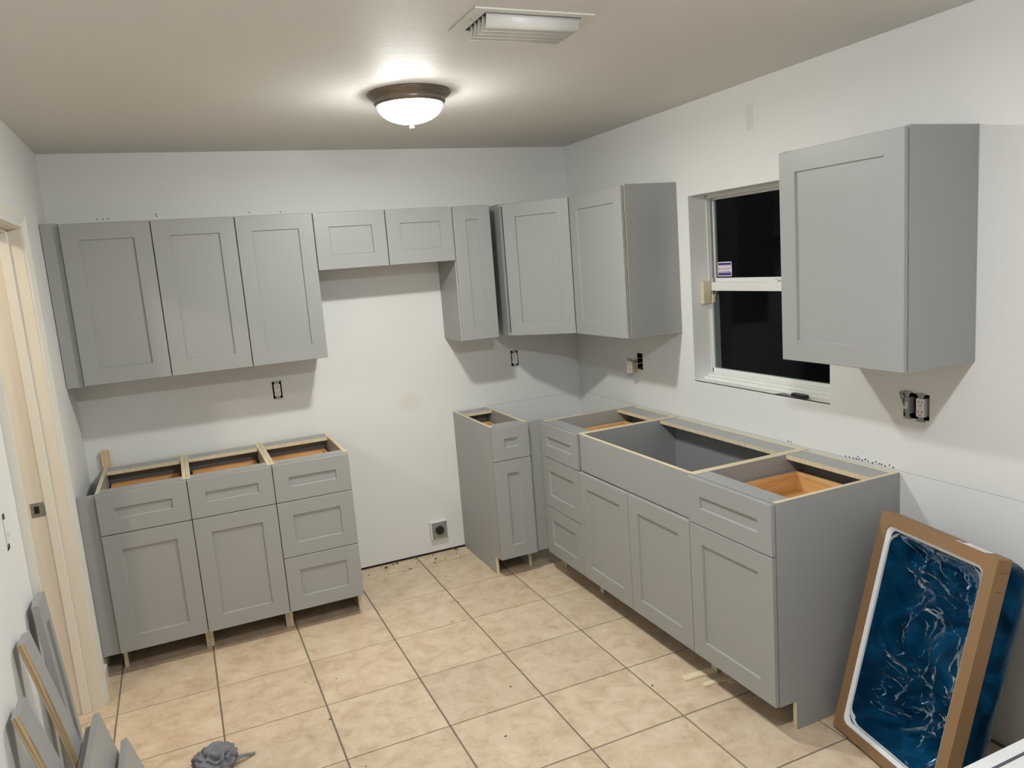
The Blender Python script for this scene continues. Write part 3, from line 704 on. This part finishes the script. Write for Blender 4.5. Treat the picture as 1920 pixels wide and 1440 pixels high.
# film in front: gathered into the bowl
def film_front():
    bm = bmesh.new(); nx, nz = 100, 160; x0, x1, z0, z1 = .047, SW-.047, .046, SH-.050; V = []
    for j in range(nz+1):
        row = []
        for i in range(nx+1):
            u, v = i/nx, j/nz; x, z = x0+(x1-x0)*u, z0+(z1-z0)*v
            edge = min(min(u, 1-u)*(x1-x0), min(v, 1-v)*(z1-z0)); k = min(1, edge/.07); k = k*k*(3-2*k)
            p = Vector((x*5, z*5, 3.1)); q = p + 0.9*noise.noise_vector(p*.8)
            ridge = 1-abs(noise.noise(q*1.15))*2.2; fine = 1-abs(noise.noise(q*3.4+Vector((9, 2, 4))))*2
            fi2 = 1-abs(noise.noise(q*8+Vector((1, 7, 4))))*2
            y = .016 + k*(.100 - .048*ridge - .016*fine - .005*fi2 + .03*noise.noise(p*.6))
            row.append(bm.verts.new((x, max(.004, min(.15, y)), z)))
        V.append(row)
    for j in range(nz):
        for i in range(nx): bm.faces.new((V[j][i], V[j][i+1], V[j+1][i+1], V[j+1][i]))
    return obj('film', bm, 'film', sink, True)
film_front()
# film bag round the back of the bowl
bm = bmesh.new(); lp = []
for ins, y in ((.018, .046), (-.006, .066), (-.010, .10), (.004, .14), (.03, .175), (.075, .196), (.13, .203)):
    base = rr_pts(ins, SW-ins, ins+.012+.22*max(0, y-.05), SH-max(ins, .012)-.014, .05, 14)
    pts = []
    # refine the loop so that the bag can crumple
    for k in range(len(base)):
        A, Bq = Vector(base[k]), Vector(base[(k+1) % len(base)]); m_ = max(1, int((Bq-A).length/.03)) if k in (14, 29, 44, 59) else 1
        m_ = {14: 14, 29: 24, 44: 14, 59: 24}.get(k, 1)
        for s_ in range(m_):
            P_ = A.lerp(Bq, s_/m_); d_ = noise.noise(Vector((P_.x*14, y*20, P_.y*9)))*.010 if y > .05 else 0
            c_ = Vector((SW/2, SH/2)); P_ = P_ + (P_-c_).normalized()*d_; pts.append((P_.x, P_.y))
    lp.append((pts, y))
L_ = ring_loft(bm, lp); bm.faces.new(L_[-1]); obj('film', bm, 'film', sink, True)

# white appliance at the lower right
t = thing('white_appliance', 'white flat-topped appliance at the lower right edge of the photo', 'appliance', Matrix.Translation((-.40, -3.60, 0)))
box('body', (-.40, .39, -.33, .30, .02, .405), 'appliance', t, .006)
box('gasket', (-.395, .385, -.325, .297, .405, .411), 'seal', t)
box('lid', (-.40, .39, -.295, .333, .411, .449), 'appliance', t, .004)
box('seam', (-.398, .388, .288, .2955, .4488, .4505), 'seal', t)
for x in (-.36, .35):
    for y in (-.29, .26):
        bm = bmesh.new(); lathe(bm, [(.02, 0), (.02, .02), (.0001, .02)], 12); o = obj('foot', bm, 'black', t); o.location = (x, y, 0)

# ------------------------------------------------------------------ boards leaning at the lower left
def leaning(name, label, cat, x_top, z_top, x_bot, y_near, y_far, th, worn, groove=False, M_=None):
    """a board whose upper FRONT edge is at (x_top, z_top) and foot front at x_bot; local x = thickness, y = width, z = length"""
    v = Vector((x_top-x_bot, 0, z_top)); L = v.length; zz = v.normalized(); xx = Vector((zz.z, 0, -zz.x))
    # lift so that the rear lower edge rests on the floor
    o = thing(name, label, cat, basis(Vector((x_bot, (y_near+y_far)/2, .001+max(0, th*xx.z))), xx, (0, 1, 0), zz)) if groove else None
    wd = y_far-y_near
    if groove:
        bm = bmesh.new(); r = .034
        y0, y1, z0, z1 = -wd/2, wd/2, 0, L
        for d in ((-th, 0, y0, y0+r, z0, z1), (-th, 0, y1-r, y1, z0, z1), (-th, 0, y0+r, y1-r, z0, z0+.075), (-th, 0, y0+r, y1-r, z1-.075, z1)): B(bm, *d)
        bmesh.ops.remove_doubles(bm, verts=bm.verts[:], dist=1e-5)
        f_ = obj('door_frame', bm, 'cab', o); box('center_panel', (-th+.004, -.009, y0+r, y1-r, z0+.075, z1-.075), 'cab', o)
        return o
    bm = bmesh.new(); B(bm, -th, 0, -wd/2, wd/2, 0, L)
    o = obj(name, bm, ('cab', 'ply_worn')); tag(o, label, cat)
    for p in o.data.polygons:
        if abs(p.normal.y) > .7 and worn: p.material_index = 1
    o.matrix_world = basis(Vector((x_bot, (y_near+y_far)/2, .001+max(0, th*xx.z))), xx, (0, 1, 0), zz)
    return o
leaning('cabinet_door', 'narrow grey shaker door leaning on the wall by the doorway, farthest of the loose boards', 'cabinet door', -2.864, .885, -2.805, -1.928, -1.811, .019, False, True)
leaning('filler_board', 'tall grey board with raw plywood edge leaning beside the narrow loose door', 'board', -2.868, .868, -2.690, -2.152, -2.071, .0185, True)
leaning('filler_board', 'shorter grey board with raw plywood edge at the left edge of the photo', 'board', -2.866, .765, -2.676, -2.347, -2.249, .0185, True)
leaning('toe_board', 'low grey board leaning, rear one of the bottom pair in the lower left corner', 'board', -2.773, .515, -2.655, -2.60, -2.00, .018, False)
leaning('toe_board', 'low grey board leaning, front one of the bottom pair in the lower left corner', 'board', -2.750, .548, -2.625, -2.60, -2.00, .018, False)
leaning('toe_board', 'lowest grey board leaning in front, at the bottom edge of the photo', 'board', -2.690, .445, -2.560, -2.55, -2.00, .018, False)

# ------------------------------------------------------------------ things on the floor
def shim(label, p, ang, L, wd, th):
    bm = bmesh.new(); prism(bm, [(0, -wd/2), (L*.4, -wd/2*.96), (L, -wd/2*.9), (L, wd/2), (L*.5, wd/2*.97), (.004, wd/2*.9)], .0, th)
    bmesh.ops.bevel(bm, geom=bm.edges[:], offset=.0008, segments=1, affect='EDGES')
    o = obj('wood_shim', bm, 'shim_wood'); o.matrix_world = Matrix.Translation((*p, .0005)) @ Matrix.Rotation(ang, 4, 'Z'); tag(o, label, 'shim', 'wood shims under the right cabinets')
shim('wider pale wood shim sticking out from under the right base cabinets', (-.675, -1.972), -.10, .20, .034, .010)
shim('thinner pale wood shim on the floor nearest the large base cabinet', (-.632, -2.052), -.06, .17, .026, .008)
shim('short dark-side wood shim pushed under the right base cabinets', (-.520, -2.10), 1.25, .09, .028, .005)
# rag
def rag():
    t = thing('rag', 'crumpled grey cloth rag on the floor tiles', 'rag', Matrix.Translation((-2.470, -1.570, 0)))
    bm = bmesh.new(); bmesh.ops.create_icosphere(bm, subdivisions=5, radius=1)
    for v in bm.verts:
        p = v.co.copy(); q = p*1.5 + .7*noise.noise_vector(p*1.2)
        d = 1 + .20*noise.noise(q) + .34*(1-abs(noise.noise(q*1.5+Vector((3, 1, 2))))*2.4) - .25
        v.co = Vector((p.x*.078*d, p.y*.070*d, max(0.0005, .036 + p.z*.050*d)))
    obj('cloth', bm, 'rag', t, True)
    bm = bmesh.new(); n = 12; A = []
    for i in range(n+1):
        s = i/n; x = .05+.085*s; y = -.015+.03*s*s; wdt = .012*(1-.7*s)+.002; z = .012+.012*math.sin(s*4)
        A.append([bm.verts.new((x, y-wdt, z)), bm.verts.new((x+.003, y, z+.006)), bm.verts.new((x, y+wdt, z)), bm.verts.new((x, y, max(.001, z-.008)))])
    for i in range(n):
        for k in range(4): bm.faces.new((A[i][k], A[i][(k+1) % 4], A[i+1][(k+1) % 4], A[i+1][k]))
    bm.faces.new(A[0]); bm.faces.new(A[-1][::-1])
    obj('cloth_tail', bm, 'rag', t, True)
rag()
# swept crumbs by the back wall: nobody could count them
bm = bmesh.new()
for k in range(70):
    x = random.uniform(-1.55, -.92) if k < 46 else random.uniform(-2.3, -.75); y = -random.random()**2*.16-.02 if k < 46 else random.uniform(-2.4, -.3)
    s = random.uniform(.001, .004); a = random.uniform(0, PI)
    if k % 9 == 0 and k < 46: s *= 2.0
    n = 5; ring = [(x+s*random.uniform(.6, 1.8)*math.cos(2*PI*i/n+a), y+s*random.uniform(.4, 1.0)*math.sin(2*PI*i/n+a)) for i in range(n)]
    prism(bm, ring, .0002, .0002+s*.8, 1 if (k > 46 and k % 6 == 0) else 0)
cr = obj('crumbs', bm, ('debris', 'white_bit')); cr['kind'] = 'stuff'; tag(cr, 'dark crumbs and grit scattered on the tiles by the back wall', 'debris')
